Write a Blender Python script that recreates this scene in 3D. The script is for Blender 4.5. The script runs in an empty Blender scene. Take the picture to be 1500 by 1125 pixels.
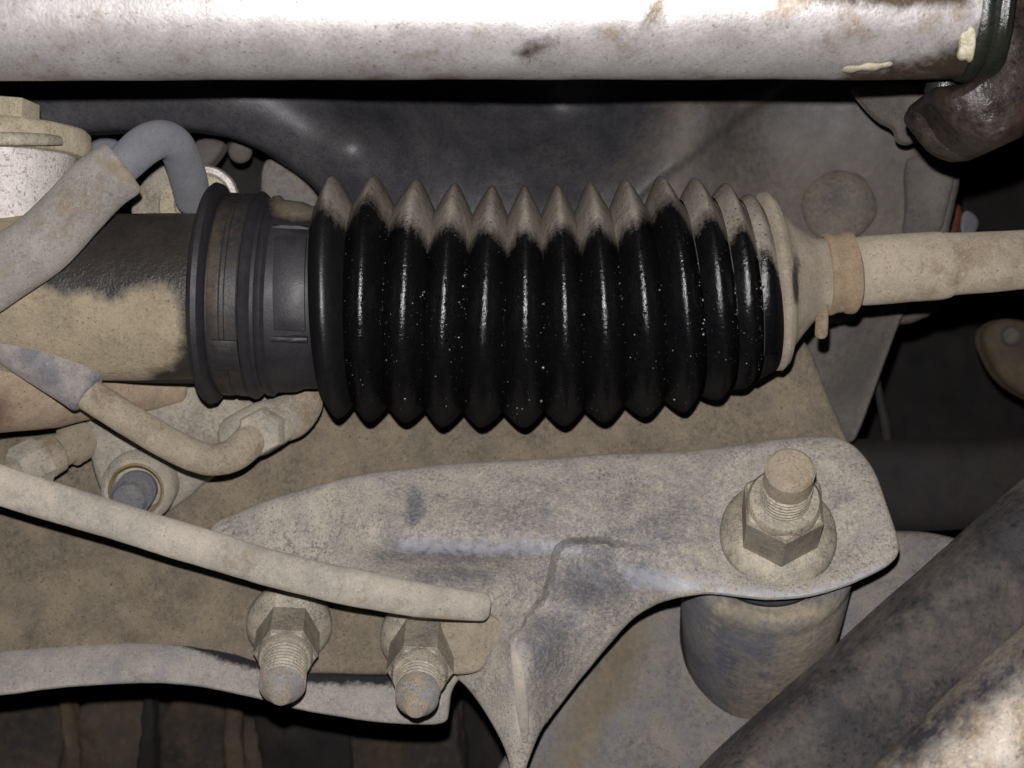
import bpy, bmesh, math, random
import numpy as np
from mathutils import Vector, Matrix, noise as mnoise
from mathutils.geometry import delaunay_2d_cdt
random.seed(4)
scene = bpy.context.scene
COL = scene.collection

# ------------------------------------------------------------------ camera, world, light
D = 420.0                                   # mm from the lens to the axis of the rubber boot
cam_d = bpy.data.cameras.new('camera')
cam = bpy.data.objects.new('camera', cam_d); COL.objects.link(cam)
cam.location = (0, -D/1000, 0); cam.rotation_euler = (math.radians(90), 0, 0)
cam_d.sensor_width = 36; cam_d.lens = 36*D/300
cam_d.clip_start = 0.01; cam_d.clip_end = 20
cam_d.dof.use_dof = True; cam_d.dof.focus_distance = 0.395; cam_d.dof.aperture_fstop = 22
scene.camera = cam

world = bpy.data.worlds.new('World'); scene.world = world
world.use_nodes = True
bg = world.node_tree.nodes['Background']
bg.inputs[0].default_value = (0.55, 0.6, 0.7, 1); bg.inputs[1].default_value = 0.006

fl = bpy.data.lights.new('phone_flash', 'POINT')
fl.energy = 9.6; fl.shadow_soft_size = 0.0022; fl.color = (1.0, 0.970, 0.975)
flo = bpy.data.objects.new('phone_flash', fl); COL.objects.link(flo)
flo.location = (-0.003, -D/1000, 0.019)

scene.view_settings.view_transform = 'Standard'; scene.view_settings.look = 'None'
scene.view_settings.exposure = 0; scene.view_settings.gamma = 1

# ------------------------------------------------------------------ helpers: place
def sc(Y): return 0.2*(D+Y)/D/1000          # metres per photo pixel at depth Y (mm)
def W(px, py, Y):
    s = sc(Y); return Vector(((px-750)*s, Y/1000, (562.5-py)*s))
def PX(co):
    s = sc(co.y*1000); return co.x/s+750, 562.5-co.z/s

def empty(name, loc, label, cat, group=None):
    o = bpy.data.objects.new(name, None); COL.objects.link(o)
    o.location = loc; o.empty_display_size = 0.01
    o['label'] = label; o['category'] = cat
    if group: o['group'] = group
    return o
def tag(o, label, cat, group=None):
    o['label'] = label; o['category'] = cat
    if group: o['group'] = group
    return o
def wloc(o):
    v = Vector((0, 0, 0))
    while o is not None: v += o.location; o = o.parent
    return v

def build(name, verts, faces, mat, parent=None, mask=None, wear=None, smooth=40, jitter=0.0, jscale=60, origin=None):
    """one mesh object; verts are world coordinates"""
    if jitter:
        verts = [v + mnoise.noise_vector(v*jscale*1.0+Vector((3.1, 7.7, 1.3)))*(jitter/1000)
                   + mnoise.noise_vector(v*jscale*4)*(jitter*0.3/1000) for v in verts]
    base = wloc(parent) if parent is not None else (origin if origin is not None else Vector((0, 0, 0)))
    if parent is None and origin is None:
        base = sum(verts, Vector((0, 0, 0)))/len(verts)
    me = bpy.data.meshes.new(name)
    me.from_pydata([tuple(v-base) for v in verts], [], faces)
    bm = bmesh.new(); bm.from_mesh(me)
    bmesh.ops.recalc_face_normals(bm, faces=bm.faces)
    bm.to_mesh(me); bm.free()
    if mask is not None:
        a = me.attributes.new('mask', 'FLOAT', 'POINT')
        if hasattr(mask, 'vec'):
            a.data.foreach_set('value', mask.vec(np.array([PX(v) for v in verts])).astype(np.float32))
        else:
            for i, v in enumerate(verts):
                p = PX(v); a.data[i].value = mask(p[0], p[1], v)
    if wear is not None:
        a = me.attributes.new('wear', 'FLOAT', 'POINT')
        a.data.foreach_set('value', wear.vec(np.array([PX(v) for v in verts])).astype(np.float32))
    for p in me.polygons: p.use_smooth = True
    if smooth < 180: me.set_sharp_from_angle(angle=math.radians(smooth))
    me.materials.append(mat)
    o = bpy.data.objects.new(name, me); COL.objects.link(o)
    if parent is not None: o.parent = parent
    else: o.location = base
    return o

# ------------------------------------------------------------------ helpers: shapes
def catmull(pts, n):
    P = [np.array(p, float) for p in pts]
    P = [2*P[0]-P[1]]+P+[2*P[-1]-P[-2]]
    out = []
    for i in range(1, len(P)-2):
        for k in range(n):
            t = k/n
            out.append(0.5*((2*P[i])+(-P[i-1]+P[i+1])*t+(2*P[i-1]-5*P[i]+4*P[i+1]-P[i+2])*t*t+(-P[i-1]+3*P[i]-3*P[i+1]+P[i+2])*t**3))
    out.append(P[-2]); return out

def sweep(name, pts, mat, parent=None, n=8, sides=28, flat=1.0, power=2.0, cap=0.35, roll=0.0, **kw):
    """tube through (px, py, Y, radius px); flat squeezes it along the view, power>2 squares it"""
    S = catmull(pts, n)
    C = [W(p[0], p[1], p[2]) for p in S]; R = [p[3]*sc(p[2]) for p in S]
    if cap > 0:                                             # rounded ends
        def ends(C, R):
            d = (C[0]-C[1]).normalized(); r = R[0]; e = cap*r
            cs = [C[0]+d*e*math.sin(a) for a in (1.5, 1.15, 0.75, 0.35)]
            rs = [r*(1-cap+cap*math.cos(a)) if cap < 1 else r*math.cos(a) for a in (1.5, 1.15, 0.75, 0.35)]
            return cs, rs
        a, b = ends(C, R); c, d = ends(C[::-1], R[::-1])
        C = a+C+c[::-1]; R = b+R+d[::-1]
    vs = []; fs = []
    up = Vector((0, -1, 0))
    for i in range(len(C)):
        t = (C[min(i+1, len(C)-1)]-C[max(i-1, 0)]).normalized()
        u = (up-t*up.dot(t))
        if u.length < 0.2: u = (Vector((0, 0, 1))-t*t.z)
        u.normalize(); w = t.cross(u)
        for k in range(sides):
            a = 2*math.pi*k/sides+roll
            ca, sa = math.cos(a), math.sin(a)
            m = (abs(ca)**power+abs(sa)**power)**(-1/power)
            vs.append(C[i]+(u*ca*flat+w*sa)*R[i]*m)
    for i in range(len(C)-1):
        for k in range(sides):
            a = i*sides+k; b = i*sides+(k+1) % sides
            fs.append((a, b, b+sides, a+sides))
    fs.append(tuple(range(sides))); fs.append(tuple(range((len(C)-1)*sides, len(C)*sides)))
    return build(name, vs, fs, mat, parent, **kw)

def lathe(name, p0, p1, prof, mat, parent=None, n=56, phase=0.0, closed=False, **kw):
    """revolve (t mm from p0, r mm) about the axis p0 -> p1"""
    ax = (p1-p0).normalized()
    u = Vector((0, -1, 0)); u = (u-ax*u.dot(ax))
    if u.length < 0.1: u = Vector((0, 0, 1))-ax*ax.z
    u.normalize(); w = ax.cross(u)
    vs = []; fs = []
    for t, r in prof:
        for k in range(n):
            a = 2*math.pi*k/n+phase
            vs.append(p0+ax*(t/1000)+(u*math.cos(a)+w*math.sin(a))*(r/1000))
    m = len(prof)
    for i in range(m-1 if not closed else m):
        j = (i+1) % m
        for k in range(n):
            k2 = (k+1) % n
            fs.append((i*n+k, i*n+k2, j*n+k2, j*n+k))
    if not closed:
        fs.append(tuple(range(n))); fs.append(tuple(range((m-1)*n, m*n)))
    return build(name, vs, fs, mat, parent, **kw)

def rbf(ctrl, lam=0.0):
    A = np.array(ctrl, float); X = A[:, :2]/500; z = A[:, 2]
    def phi(a, b):
        d2 = ((a[:, None, :]-b[None, :, :])**2).sum(-1)
        return 0.5*d2*np.log(d2+1e-9)
    n = len(X); K = phi(X, X)+lam*np.eye(n); P = np.c_[np.ones(n), X]
    M = np.block([[K, P], [P.T, np.zeros((3, 3))]])
    c = np.linalg.solve(M, np.r_[z, 0, 0, 0])
    def f(p):
        p = np.asarray(p, float)/500
        return phi(p, X)@c[:n]+np.c_[np.ones(len(p)), p]@c[n:]
    return f

def segdist(p, poly, closed=True):
    p = np.asarray(p, float); poly = np.asarray(poly, float)
    a = poly if closed else poly[:-1]; b = np.roll(poly, -1, 0) if closed else poly[1:]
    d = np.full(len(p), 1e9)
    for i in range(len(a)):
        e = b[i]-a[i]; L = (e*e).sum()+1e-9
        t = np.clip(((p-a[i])@e)/L, 0, 1)
        q = a[i]+t[:, None]*e
        d = np.minimum(d, np.hypot(*(p-q).T))
    return d
def inside(p, poly):
    p = np.asarray(p, float); x, y = p[:, 0], p[:, 1]; r = np.zeros(len(p), bool)
    for i in range(len(poly)):
        x1, y1 = poly[i]; x2, y2 = poly[(i+1) % len(poly)]
        if y1 == y2: continue
        c = ((y1 > y) != (y2 > y)) & (x < (x2-x1)*(y-y1)/(y2-y1)+x1)
        r ^= c
    return r
def chaikin(P, k=2):
    P = [np.array(p, float) for p in P]
    for _ in range(k):
        Q = []
        for i in range(len(P)):
            a, b = P[i], P[(i+1) % len(P)]
            Q += [a*0.75+b*0.25, a*0.25+b*0.75]
        P = Q
    return np.array(P)
def resample(P, step):
    out = []
    for i in range(len(P)):
        a, b = P[i], P[(i+1) % len(P)]
        n = max(1, int(round(np.hypot(*(b-a))/step)))
        for k in range(n): out.append(a+(b-a)*k/n)
    Q = [out[0]]
    for q in out[1:]:
        if np.hypot(*(q-Q[-1])) > step*0.45: Q.append(q)
    return np.array(Q)

def sheet(name, outline, depth, mat, parent=None, step=9, thick=3.0, bevel=(8, 2.0), smooth_it=2, extra=None, feats=(), **kw):
    """pressed or cast plate: outline (px), depth control points (px, py, Y mm) or function, thickness in mm, rounded rim"""
    B = resample(chaikin(outline, smooth_it), step)
    x0, y0 = B.min(0); x1, y1 = B.max(0)
    gx, gy = np.meshgrid(np.arange(x0, x1, step), np.arange(y0, y1, step*0.87))
    gx = gx+(np.arange(gx.shape[0]) % 2)[:, None]*step/2
    G = np.c_[gx.ravel(), gy.ravel()]
    G = G[inside(G, B)]
    bw, bd = bevel
    rings = []
    nb = len(B)
    tg = np.roll(B, -1, 0)-np.roll(B, 1, 0); tg /= np.hypot(*tg.T)[:, None]+1e-9
    nn = np.c_[-tg[:, 1], tg[:, 0]]
    if (inside(B+nn*1.5, B)).mean() < 0.5: nn = -nn
    keep = []
    for off in (0.12*bw, 0.4*bw, 0.95*bw):
        R = B+nn*off; R = R[inside(R, B)]
        keep.append(R[segdist(R, B) > off*0.93])
    for c in feats:
        c = resample(np.array(catmull(c, 8)), step*0.8)[:-1] if False else np.array(catmull(c, 10))
        t2 = np.gradient(c, axis=0); t2 /= np.hypot(*t2.T)[:, None]+1e-9
        for off in (-5, -1, 3, 8):
            R = c+np.c_[-t2[:, 1], t2[:, 0]]*off; R = R[::2]
            keep.append(R[inside(R, B) & (segdist(R, B) > bw)])
    K = np.vstack(keep)
    Kd = []
    for q in K:                                             # no near doubles
        if not Kd or min((q[0]-r[0])**2+(q[1]-r[1])**2 for r in Kd[-60:]) > 1.0: Kd.append(q)
    K = np.array(Kd)
    d = segdist(G, B); G = G[d > bw*0.95+step*0.5]
    if len(G):
        m = np.array([((K-g)**2).sum(1).min() for g in G]) > (step*0.5)**2
        G = G[m]
    P2 = np.r_[B, K, G]
    V, _, F, *_r = delaunay_2d_cdt([Vector((p[0], p[1])) for p in P2], [], [list(range(nb))], 1, 1e-4)
    P = np.array([(v.x, v.y) for v in V])
    f = depth if callable(depth) else rbf(depth)
    Y = f(P)
    if extra is not None: Y = Y+extra(P)
    dist = segdist(P, B)
    q = np.clip(1-dist/bw, 0, 1)
    Y = Y+bd*(1-np.sqrt(np.clip(1-q*q, 0, 1)))
    front = [W(p[0], p[1], y) for p, y in zip(P, Y)]
    N = len(front)
    back = [v+Vector((0, thick/1000, 0)) for v in front]
    faces = []; cnt = {}
    for t in F:
        t = list(t); faces.append(t); faces.append([i+N for i in t][::-1])
        for i in range(len(t)):
            a, b = t[i], t[(i+1) % len(t)]
            cnt.setdefault((min(a, b), max(a, b)), []).append((a, b))
    for k, e in cnt.items():
        if len(e) == 1:
            a, b = e[0]; faces.append([b, a, a+N, b+N])
    kw.setdefault('jitter', 0.25)
    return build(name, front+back, faces, mat, parent, **kw)

def sstep(a, b, x): 
    t = np.clip((x-a)/(b-a), 0, 1); return t*t*(3-2*t)
def polymask(*polys, soft=14):
    """1 inside any of the polygons (photo px), fading over soft px: where a stain lies"""
    L = [np.array(p, float) for p in polys]
    def vec(q):
        m = np.zeros(len(q))
        for P in L:
            d = segdist(q, P); m = np.maximum(m, sstep(-soft, soft, np.where(inside(q, P), d, -d)))
        return m
    def f(px, py, v): return float(vec(np.array([[px, py]]))[0])
    f.vec = vec
    return f

# ------------------------------------------------------------------ materials
def lin(c):
    return tuple(((x/255)/12.92 if x <= 10 else (((x/255)+0.055)/1.055)**2.4) for x in c)+(1,)
def mat(name, a, b, speck=None, stain=None, rough=0.85, srough=None, metal=0.0, scale=220, speck_scale=1500, speck_amt=0.36,
        bump=0.25, fine=1.0, spec=0.35, stain_k=3.0, stain_n=0.9, contrast=1.0, rust=None, rust_amt=0.62, stain_metal=None, coat=0.0, mottle=0.5, stain_max=1.0, wear=None, stain_f=(1.5, 5)):
    """a/b mottled colours, speck fine dark grains, stain where the mesh's mask says, rust in blotches"""
    m = bpy.data.materials.new(name); m.use_nodes = True
    nt = m.node_tree; N = nt.nodes; L = nt.links
    bs = N['Principled BSDF']
    tc = N.new('ShaderNodeTexCoord')
    def nz(s, det=4, ro=0.6):
        n = N.new('ShaderNodeTexNoise'); n.inputs['Scale'].default_value = s
        n.inputs['Detail'].default_value = det; n.inputs['Roughness'].default_value = ro
        L.new(tc.outputs['Object'], n.inputs['Vector']); return n.outputs['Fac']
    def ramp(x, lo, hi):
        r = N.new('ShaderNodeMapRange'); r.inputs[1].default_value = lo; r.inputs[2].default_value = hi
        L.new(x, r.inputs[0]); return r.outputs[0]
    def mix(f, c1, c2):
        x = N.new('ShaderNodeMix'); x.data_type = 'RGBA'
        L.new(f, x.inputs[0])
        for c, i in ((c1, 6), (c2, 7)):
            if isinstance(c, tuple): x.inputs[i].default_value = c
            else: L.new(c, x.inputs[i])
        return x.outputs[2]
    def math_(op, x, y):
        k = N.new('ShaderNodeMath'); k.operation = op
        for v, i in ((x, 0), (y, 1)):
            if isinstance(v, (int, float)): k.inputs[i].default_value = v
            else: L.new(v, k.inputs[i])
        return k.outputs[0]
    w = 0.16/contrast
    c = mix(ramp(nz(scale, 5, 0.65), 0.5-w, 0.5+w), lin(a), lin(b))
    if rust is not None:
        c = mix(ramp(nz(scale*0.5, 6, 0.7), rust_amt-0.04, rust_amt+0.08), c, lin(rust))
    fn = nz(speck_scale, 3, 0.7)
    if speck is not None:
        c = mix(ramp(fn, speck_amt+0.05, speck_amt-0.06), c, lin(speck))
    # crusty mid-size mottling
    mid = ramp(nz(scale*7, 6, 0.8), 0.56, 0.38)
    zone = ramp(nz(scale*0.8, 4, 0.7), 0.36, 0.64)
    c = mix(math_('MULTIPLY', math_('MULTIPLY', mid, zone), mottle), c, lin(speck if speck else tuple(x*0.7 for x in a)))
    hi = ramp(nz(scale*11, 4, 0.7), 0.56, 0.72)
    c = mix(math_('MULTIPLY', hi, mottle*0.7), c, lin(tuple(min(235, x*1.16+4) for x in a)))
    # fine grain in value
    g = ramp(nz(speck_scale*1.7, 2, 0.6), 0.25, 0.75)
    gm = N.new('ShaderNodeMix'); gm.data_type = 'RGBA'; gm.blend_type = 'MULTIPLY'; gm.inputs[0].default_value = 0.26*fine
    L.new(c, gm.inputs[6]); L.new(g, gm.inputs[7]); c = gm.outputs[2]
    rr = ramp(nz(scale*1.3, 3, 0.6), 0.3, 0.7)
    ro = math_('ADD', math_('MULTIPLY', rr, 0.16), rough-0.08)
    if stain is not None:
        at = N.new('ShaderNodeAttribute'); at.attribute_name = 'mask'
        sn = math_('ADD', math_('MULTIPLY', nz(scale*stain_f[0], 6, 0.75), 0.55), math_('MULTIPLY', nz(scale*stain_f[1], 4, 0.7), 0.45))
        f = math_('ADD', at.outputs['Fac'], math_('MULTIPLY', math_('SUBTRACT', sn, 0.5), stain_n*2))
        f = ramp(f, 0.5-0.5/stain_k, 0.5+0.5/stain_k)
        f = math_('MULTIPLY', f, ramp(at.outputs['Fac'], 0.0, 0.12))
        f = math_('MULTIPLY', f, stain_max)
        sc1 = mix(ramp(nz(scale*0.9, 5, 0.75), 0.36, 0.64), lin(stain), lin(tuple(x*0.84 for x in stain)))
        sc1 = mix(math_('MULTIPLY', ramp(nz(scale*6, 4, 0.7), 0.55, 0.4), 0.4), sc1, lin(tuple(x*0.66 for x in stain)))
        c = mix(f, c, sc1)
        if srough is not None:
            x = N.new('ShaderNodeMix'); L.new(f, x.inputs[0]); L.new(ro, x.inputs[2]); x.inputs[3].default_value = srough; ro = x.outputs[0]
        if stain_metal is not None:
            x = N.new('ShaderNodeMix'); L.new(f, x.inputs[0]); x.inputs[2].default_value = metal; x.inputs[3].default_value = stain_metal
            L.new(x.outputs[0], bs.inputs['Metallic'])
    if wear is not None:                                    # highlight painted into the colour along the folds, surface polished smoother
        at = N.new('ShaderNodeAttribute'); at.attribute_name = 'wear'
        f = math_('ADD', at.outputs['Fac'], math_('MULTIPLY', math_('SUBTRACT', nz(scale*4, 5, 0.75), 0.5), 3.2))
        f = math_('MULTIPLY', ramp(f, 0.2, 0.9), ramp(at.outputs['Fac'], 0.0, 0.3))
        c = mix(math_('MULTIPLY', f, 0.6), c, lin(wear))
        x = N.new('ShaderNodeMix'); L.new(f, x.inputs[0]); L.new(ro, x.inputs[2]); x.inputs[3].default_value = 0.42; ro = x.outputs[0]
    L.new(c, bs.inputs['Base Color']); L.new(ro, bs.inputs['Roughness'])
    if stain_metal is None: bs.inputs['Metallic'].default_value = metal
    bs.inputs['Specular IOR Level'].default_value = spec
    if 'Diffuse Roughness' in bs.inputs: bs.inputs['Diffuse Roughness'].default_value = 0.35 if rough > 0.6 else 0.0
    if coat: bs.inputs['Coat Weight'].default_value = coat; bs.inputs['Coat Roughness'].default_value = 0.15
    h = math_('ADD', math_('MULTIPLY', nz(scale, 5, 0.7), 0.6), math_('MULTIPLY', fn, 0.22))
    bp = N.new('ShaderNodeBump'); bp.inputs['Strength'].default_value = bump; bp.inputs['Distance'].default_value = 0.0012
    L.new(h, bp.inputs['Height']); L.new(bp.outputs[0], bs.inputs['Normal'])
    return m

M = {}
M['tan']    = mat('dusty_tan_paint', (132,120,101), (108,99,86), (60,54,48), (112,108,104), scale=70, speck_amt=0.37, mottle=0.6, bump=0.55, contrast=1.2)
M['tan2']   = mat('dusty_tan_light', (156,144,124), (134,124,108), (88,78,66), (120,116,112), scale=120, speck_amt=0.36, bump=0.6, mottle=0.6, rust=(122,102,78), rust_amt=0.6)
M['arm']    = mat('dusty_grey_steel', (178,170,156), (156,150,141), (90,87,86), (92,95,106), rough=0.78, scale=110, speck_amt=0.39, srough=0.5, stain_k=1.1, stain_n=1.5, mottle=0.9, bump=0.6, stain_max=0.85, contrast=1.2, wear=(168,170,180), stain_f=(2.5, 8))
M['lug']    = mat('dusty_pale_casting', (164,155,139), (142,136,126), (94,90,84), (104,108,124), rough=0.85, scale=110, speck_amt=0.37, mottle=0.7, bump=0.6, rust=(126,110,86), rust_amt=0.6)
M['rod']    = mat('dusty_rod', (178,169,155), (152,146,136), (98,93,88), (140,140,142), scale=60, speck_amt=0.345, mottle=0.5, bump=0.4, contrast=1.3, rust=(150,134,110), rust_amt=0.6)
M['nut']    = mat('dusty_zinc', (172,162,142), (142,135,122), (80,74,66), (196,178,120), rough=0.55, scale=170, metal=0.05, spec=0.6, mottle=0.9, bump=0.8, contrast=1.3)
M['tip']    = mat('worn_zinc_tip', (150,147,146), (122,120,120), (80,76,70), None, rough=0.65, scale=260, metal=0.05, mottle=0.9, bump=0.6, rust=(156,143,120), rust_amt=0.47)
M['blue']   = mat('worn_blue_grey_paint', (90,91,98), (116,114,112), (62,62,69), (150,140,122), rough=0.8, scale=90, contrast=1.3, stain_k=1.3, stain_n=1.3, mottle=0.7, bump=0.6)
M['greyp']  = mat('grey_dusty_plate', (118,116,117), (136,129,119), (68,65,64), (124,111,90), scale=70, stain_k=1.2, stain_n=1.3, mottle=0.7, bump=0.6, contrast=1.2, stain_max=0.8)
M['panel']  = mat('dark_underbody_paint', (54,54,59), (78,76,76), (36,36,41), (104,96,88), rough=0.46, scale=60, speck_amt=0.40, spec=0.5, stain_k=1.2, stain_n=0.8, fine=0.9, srough=0.8, mottle=0.55, bump=0.4)
M['panel2'] = mat('grey_dust_panel', (88,84,82), (104,99,92), (56,54,53), (118,110,94), rough=0.75, scale=60, mottle=0.6, bump=0.4)
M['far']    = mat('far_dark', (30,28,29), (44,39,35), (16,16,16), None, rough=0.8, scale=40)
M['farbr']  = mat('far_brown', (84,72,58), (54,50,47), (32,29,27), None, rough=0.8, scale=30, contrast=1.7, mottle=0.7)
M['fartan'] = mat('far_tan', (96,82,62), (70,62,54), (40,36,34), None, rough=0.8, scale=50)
M['alu']    = mat('cast_aluminium', (214,207,200), (194,187,181), (150,138,130), (176,160,128), rough=0.6, scale=200, speck_scale=1100, speck_amt=0.42, bump=0.5, metal=0.1, mottle=0.45)
M['cream']  = mat('cream_cast', (184,174,150), (158,148,126), (96,82,62), None, rough=0.65, scale=180, bump=0.6, mottle=0.7)
M['hose']   = mat('dusty_hose', (150,143,135), (128,123,118), (88,84,80), (136,124,108), rough=0.88, scale=70, stain_k=1.3, mottle=0.55, bump=0.45, rust=(136,120,100), rust_amt=0.6, contrast=1.2)
M['hose2']  = mat('grey_rubber_pipe', (102,103,108), (112,112,115), (82,82,86), (168,156,136), rough=0.85, scale=110, mottle=0.3)
M['sleeve'] = mat('scuffed_hose_sleeve', (150,143,137), (108,106,110), (74,73,76), None, rough=0.7, scale=60, contrast=1.6, mottle=0.5, bump=0.4)
M['rack']   = mat('rack_housing_dust', (156,143,119), (136,125,105), (84,75,63), (48,44,41), rough=0.85, srough=0.42, scale=100, speck_scale=1100, speck_amt=0.35, stain_k=1.8, stain_n=0.7, bump=0.8, mottle=0.5)
M['castb']  = mat('reddish_dusty_casting', (160,143,120), (138,121,102), (96,80,68), (98,72,60), rough=0.85, scale=70, stain_k=1.1, stain_n=1.1, bump=0.6, mottle=0.6, stain_max=0.8)
M['rub']    = mat('black_rubber', (34,33,36), (44,42,44), (24,24,26), (118,108,90), rough=0.55, srough=0.9, scale=110, spec=0.4, stain_k=2, stain_n=0.4, mottle=0.4)
M['band']   = mat('clamp_band_steel', (42,41,45), (54,51,50), (28,27,28), (90,76,58), rough=0.48, scale=140, spec=0.45, metal=0.1, stain_k=1.3, stain_n=0.8)
M['tube']   = mat('bright_galvanised', (200,196,195), (176,171,169), (122,113,105), (82,72,58), rough=0.5, srough=0.4, scale=75, speck_scale=900, speck_amt=0.35, metal=0.55, spec=0.6, bump=0.28,
                  rust=(150,132,110), rust_amt=0.60, stain_k=1.2, stain_n=1.3, mottle=0.35)
M['oil']    = mat('oily_rust', (40,34,33), (72,64,60), (20,17,17), (54,42,36), rough=0.42, scale=130, speck_scale=900, bump=0.9, spec=0.5, stain_k=1.2, contrast=1.4, mottle=0.8)
M['oilring']= mat('oily_dark_collar', (26,30,27), (40,40,34), (14,14,13), (110,80,40), rough=0.3, scale=120, bump=0.6, spec=0.6)
M['bar']    = mat('scuffed_black_bar', (37,35,38), (60,56,55), (20,19,21), (104,96,88), rough=0.75, scale=50, speck_scale=700, speck_amt=0.40, bump=0.7, spec=0.3, stain_k=1.1, contrast=1.4, mottle=0.9)
M['shiny']  = mat('worn_bright_bar', (168,160,148), (140,120,92), (66,62,60), (46,45,50), rough=0.55, scale=80, metal=0.15, spec=0.5, stain_k=1.0, stain_n=1.3, mottle=0.95, bump=0.8, contrast=1.3)
M['orange'] = mat('orange_plastic', (104,50,24), (84,40,20), None, None, rough=0.5)
M['white']  = mat('white_plastic', (118,121,128), (104,106,110), None, None, rough=0.6)

def wet_rubber():
    m = mat('wet_black_rubber', (11,11,13), (17,16,17), (8,8,9), (140,132,121), rough=0.24, srough=0.95, scale=300, speck_scale=1400, bump=0.48, spec=0.28, stain_k=1.4, stain_n=0.7, mottle=0.55)
    nt = m.node_tree; N = nt.nodes; L = nt.links
    bs = N['Principled BSDF']; old = bs.inputs['Normal'].links[0].from_node
    tc = [n for n in N if n.type == 'TEX_COORD'][0]
    vo = N.new('ShaderNodeTexVoronoi'); vo.inputs['Scale'].default_value = 760
    L.new(tc.outputs['Object'], vo.inputs['Vector'])
    r = N.new('ShaderNodeMapRange'); r.inputs[1].default_value = 0.0; r.inputs[2].default_value = 0.26; r.inputs[3].default_value = 1; r.inputs[4].default_value = 0
    L.new(vo.outputs['Distance'], r.inputs[0])
    sp = N.new('ShaderNodeSeparateColor'); L.new(vo.outputs['Color'], sp.inputs[0])
    g = N.new('ShaderNodeMath'); g.operation = 'GREATER_THAN'; g.inputs[1].default_value = 0.6; L.new(sp.outputs[0], g.inputs[0])
    k = N.new('ShaderNodeMath'); k.operation = 'MULTIPLY'; L.new(r.outputs[0], k.inputs[0]); L.new(g.outputs[0], k.inputs[1])
    b2 = N.new('ShaderNodeBump'); b2.inputs['Strength'].default_value = 1.0; b2.inputs['Distance'].default_value = 0.0011
    L.new(k.outputs[0], b2.inputs['Height']); L.new(old.outputs[0], b2.inputs['Normal']); L.new(b2.outputs[0], bs.inputs['Normal'])
    return m
def two_lobe(m, rough, amt):
    """oily rubber: diffuse body under a weak even sheen"""
    nt = m.node_tree; N = nt.nodes; L = nt.links
    bs = N['Principled BSDF']; out = [n for n in N if n.type == 'OUTPUT_MATERIAL'][0]
    bs.inputs['Specular IOR Level'].default_value = 0.0
    gl = N.new('ShaderNodeBsdfGlossy'); gl.inputs['Roughness'].default_value = rough
    L.new(bs.inputs['Normal'].links[0].from_socket, gl.inputs['Normal'])
    at = N.new('ShaderNodeAttribute'); at.attribute_name = 'mask'
    r = N.new('ShaderNodeMapRange'); r.inputs[1].default_value = 0.3; r.inputs[2].default_value = 0.7
    r.inputs[3].default_value = amt; r.inputs[4].default_value = 0.0
    L.new(at.outputs['Fac'], r.inputs[0])
    mx = N.new('ShaderNodeMixShader'); L.new(r.outputs[0], mx.inputs[0]); L.new(bs.outputs[0], mx.inputs[1]); L.new(gl.outputs[0], mx.inputs[2])
    L.new(mx.outputs[0], out.inputs['Surface'])
M['wet'] = wet_rubber(); two_lobe(M['wet'], 0.24, 0.045)
M['wet0'] = mat('damp_black_rubber', (16,16,18), (24,23,24), (10,10,11), (140,132,121), rough=0.42, srough=0.95, scale=300, bump=0.3, spec=0.4, stain_k=1.4, stain_n=0.7); two_lobe(M['wet0'], 0.42, 0.05)

def bead():
    m = bpy.data.materials.new('oil_bead'); m.use_nodes = True
    b = m.node_tree.nodes['Principled BSDF']
    b.inputs['Base Color'].default_value = (0.16, 0.16, 0.17, 1); b.inputs['Metallic'].default_value = 0.6
    b.inputs['Roughness'].default_value = 0.22
    return m
M['bead'] = bead()

# ================================================================== THE BOOT
TB = [((490,257),(495,615)), ((550,257),(541,620)), ((613,262),(594,621)), ((668,268),(648,627)), ((722,272),(705,628)),
      ((768,272),(768,628)), ((815,270),(827,626)), ((862,267),(886,620)), ((912,262),(945,612)), ((965,257),(1003,605)),
      ((1015,261),(1053,587)), ((1060,268),(1092,570)), ((1096,285),(1122,552))]
TBa = np.array([[*t, *b] for t, b in TB], float)
TBx = np.vstack([2*TBa[0]-TBa[1]+np.array([10,0,10,0]), TBa, TBa[-1]+np.array([26,8,26,-16])])
def ringat(u):
    i = np.arange(-1, len(TB)+1)
    return [float(np.interp(u, i, TBx[:, c])) for c in range(4)]
boot = empty('rubber_boot', W(780, 445, 0), 'long black pleated rubber bellows boot wet in front with dusty pleat tops', 'rubber boot')
TOPLINE = [(440,292),(470,300),(500,300),(540,290),(570,305),(595,322),(640,328),(670,325),(725,330),(775,333),(830,330),(890,330),(940,322),(975,290),(1000,290),(1022,312),(1045,310),(1070,316),(1100,322),(1130,345),(1160,400)]
def dust_mask(valley):
    """dust lies on the top of each pleat and further down inside the folds; the front was wiped wet"""
    def f(px, py, v):
        if v.y > 0.012: return 1.0 if v.z > W(750,400,0).z else 0.2
        lim = np.interp(px, [p[0] for p in TOPLINE], [p[1] for p in TOPLINE])
        return float(sstep(lim+9, lim-9, py))
    return f
def pleat_h(s, ca):
    """height of a pleat across itself: straight flanks, rounded crest, sharp fold"""
    e = (0.46 if ca < 0 else 0.24)+0.75*(1-ca*ca)**2
    return 1-(math.sqrt(4*s*s+e*e)-e)/(math.sqrt(1+e*e)-e)
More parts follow.
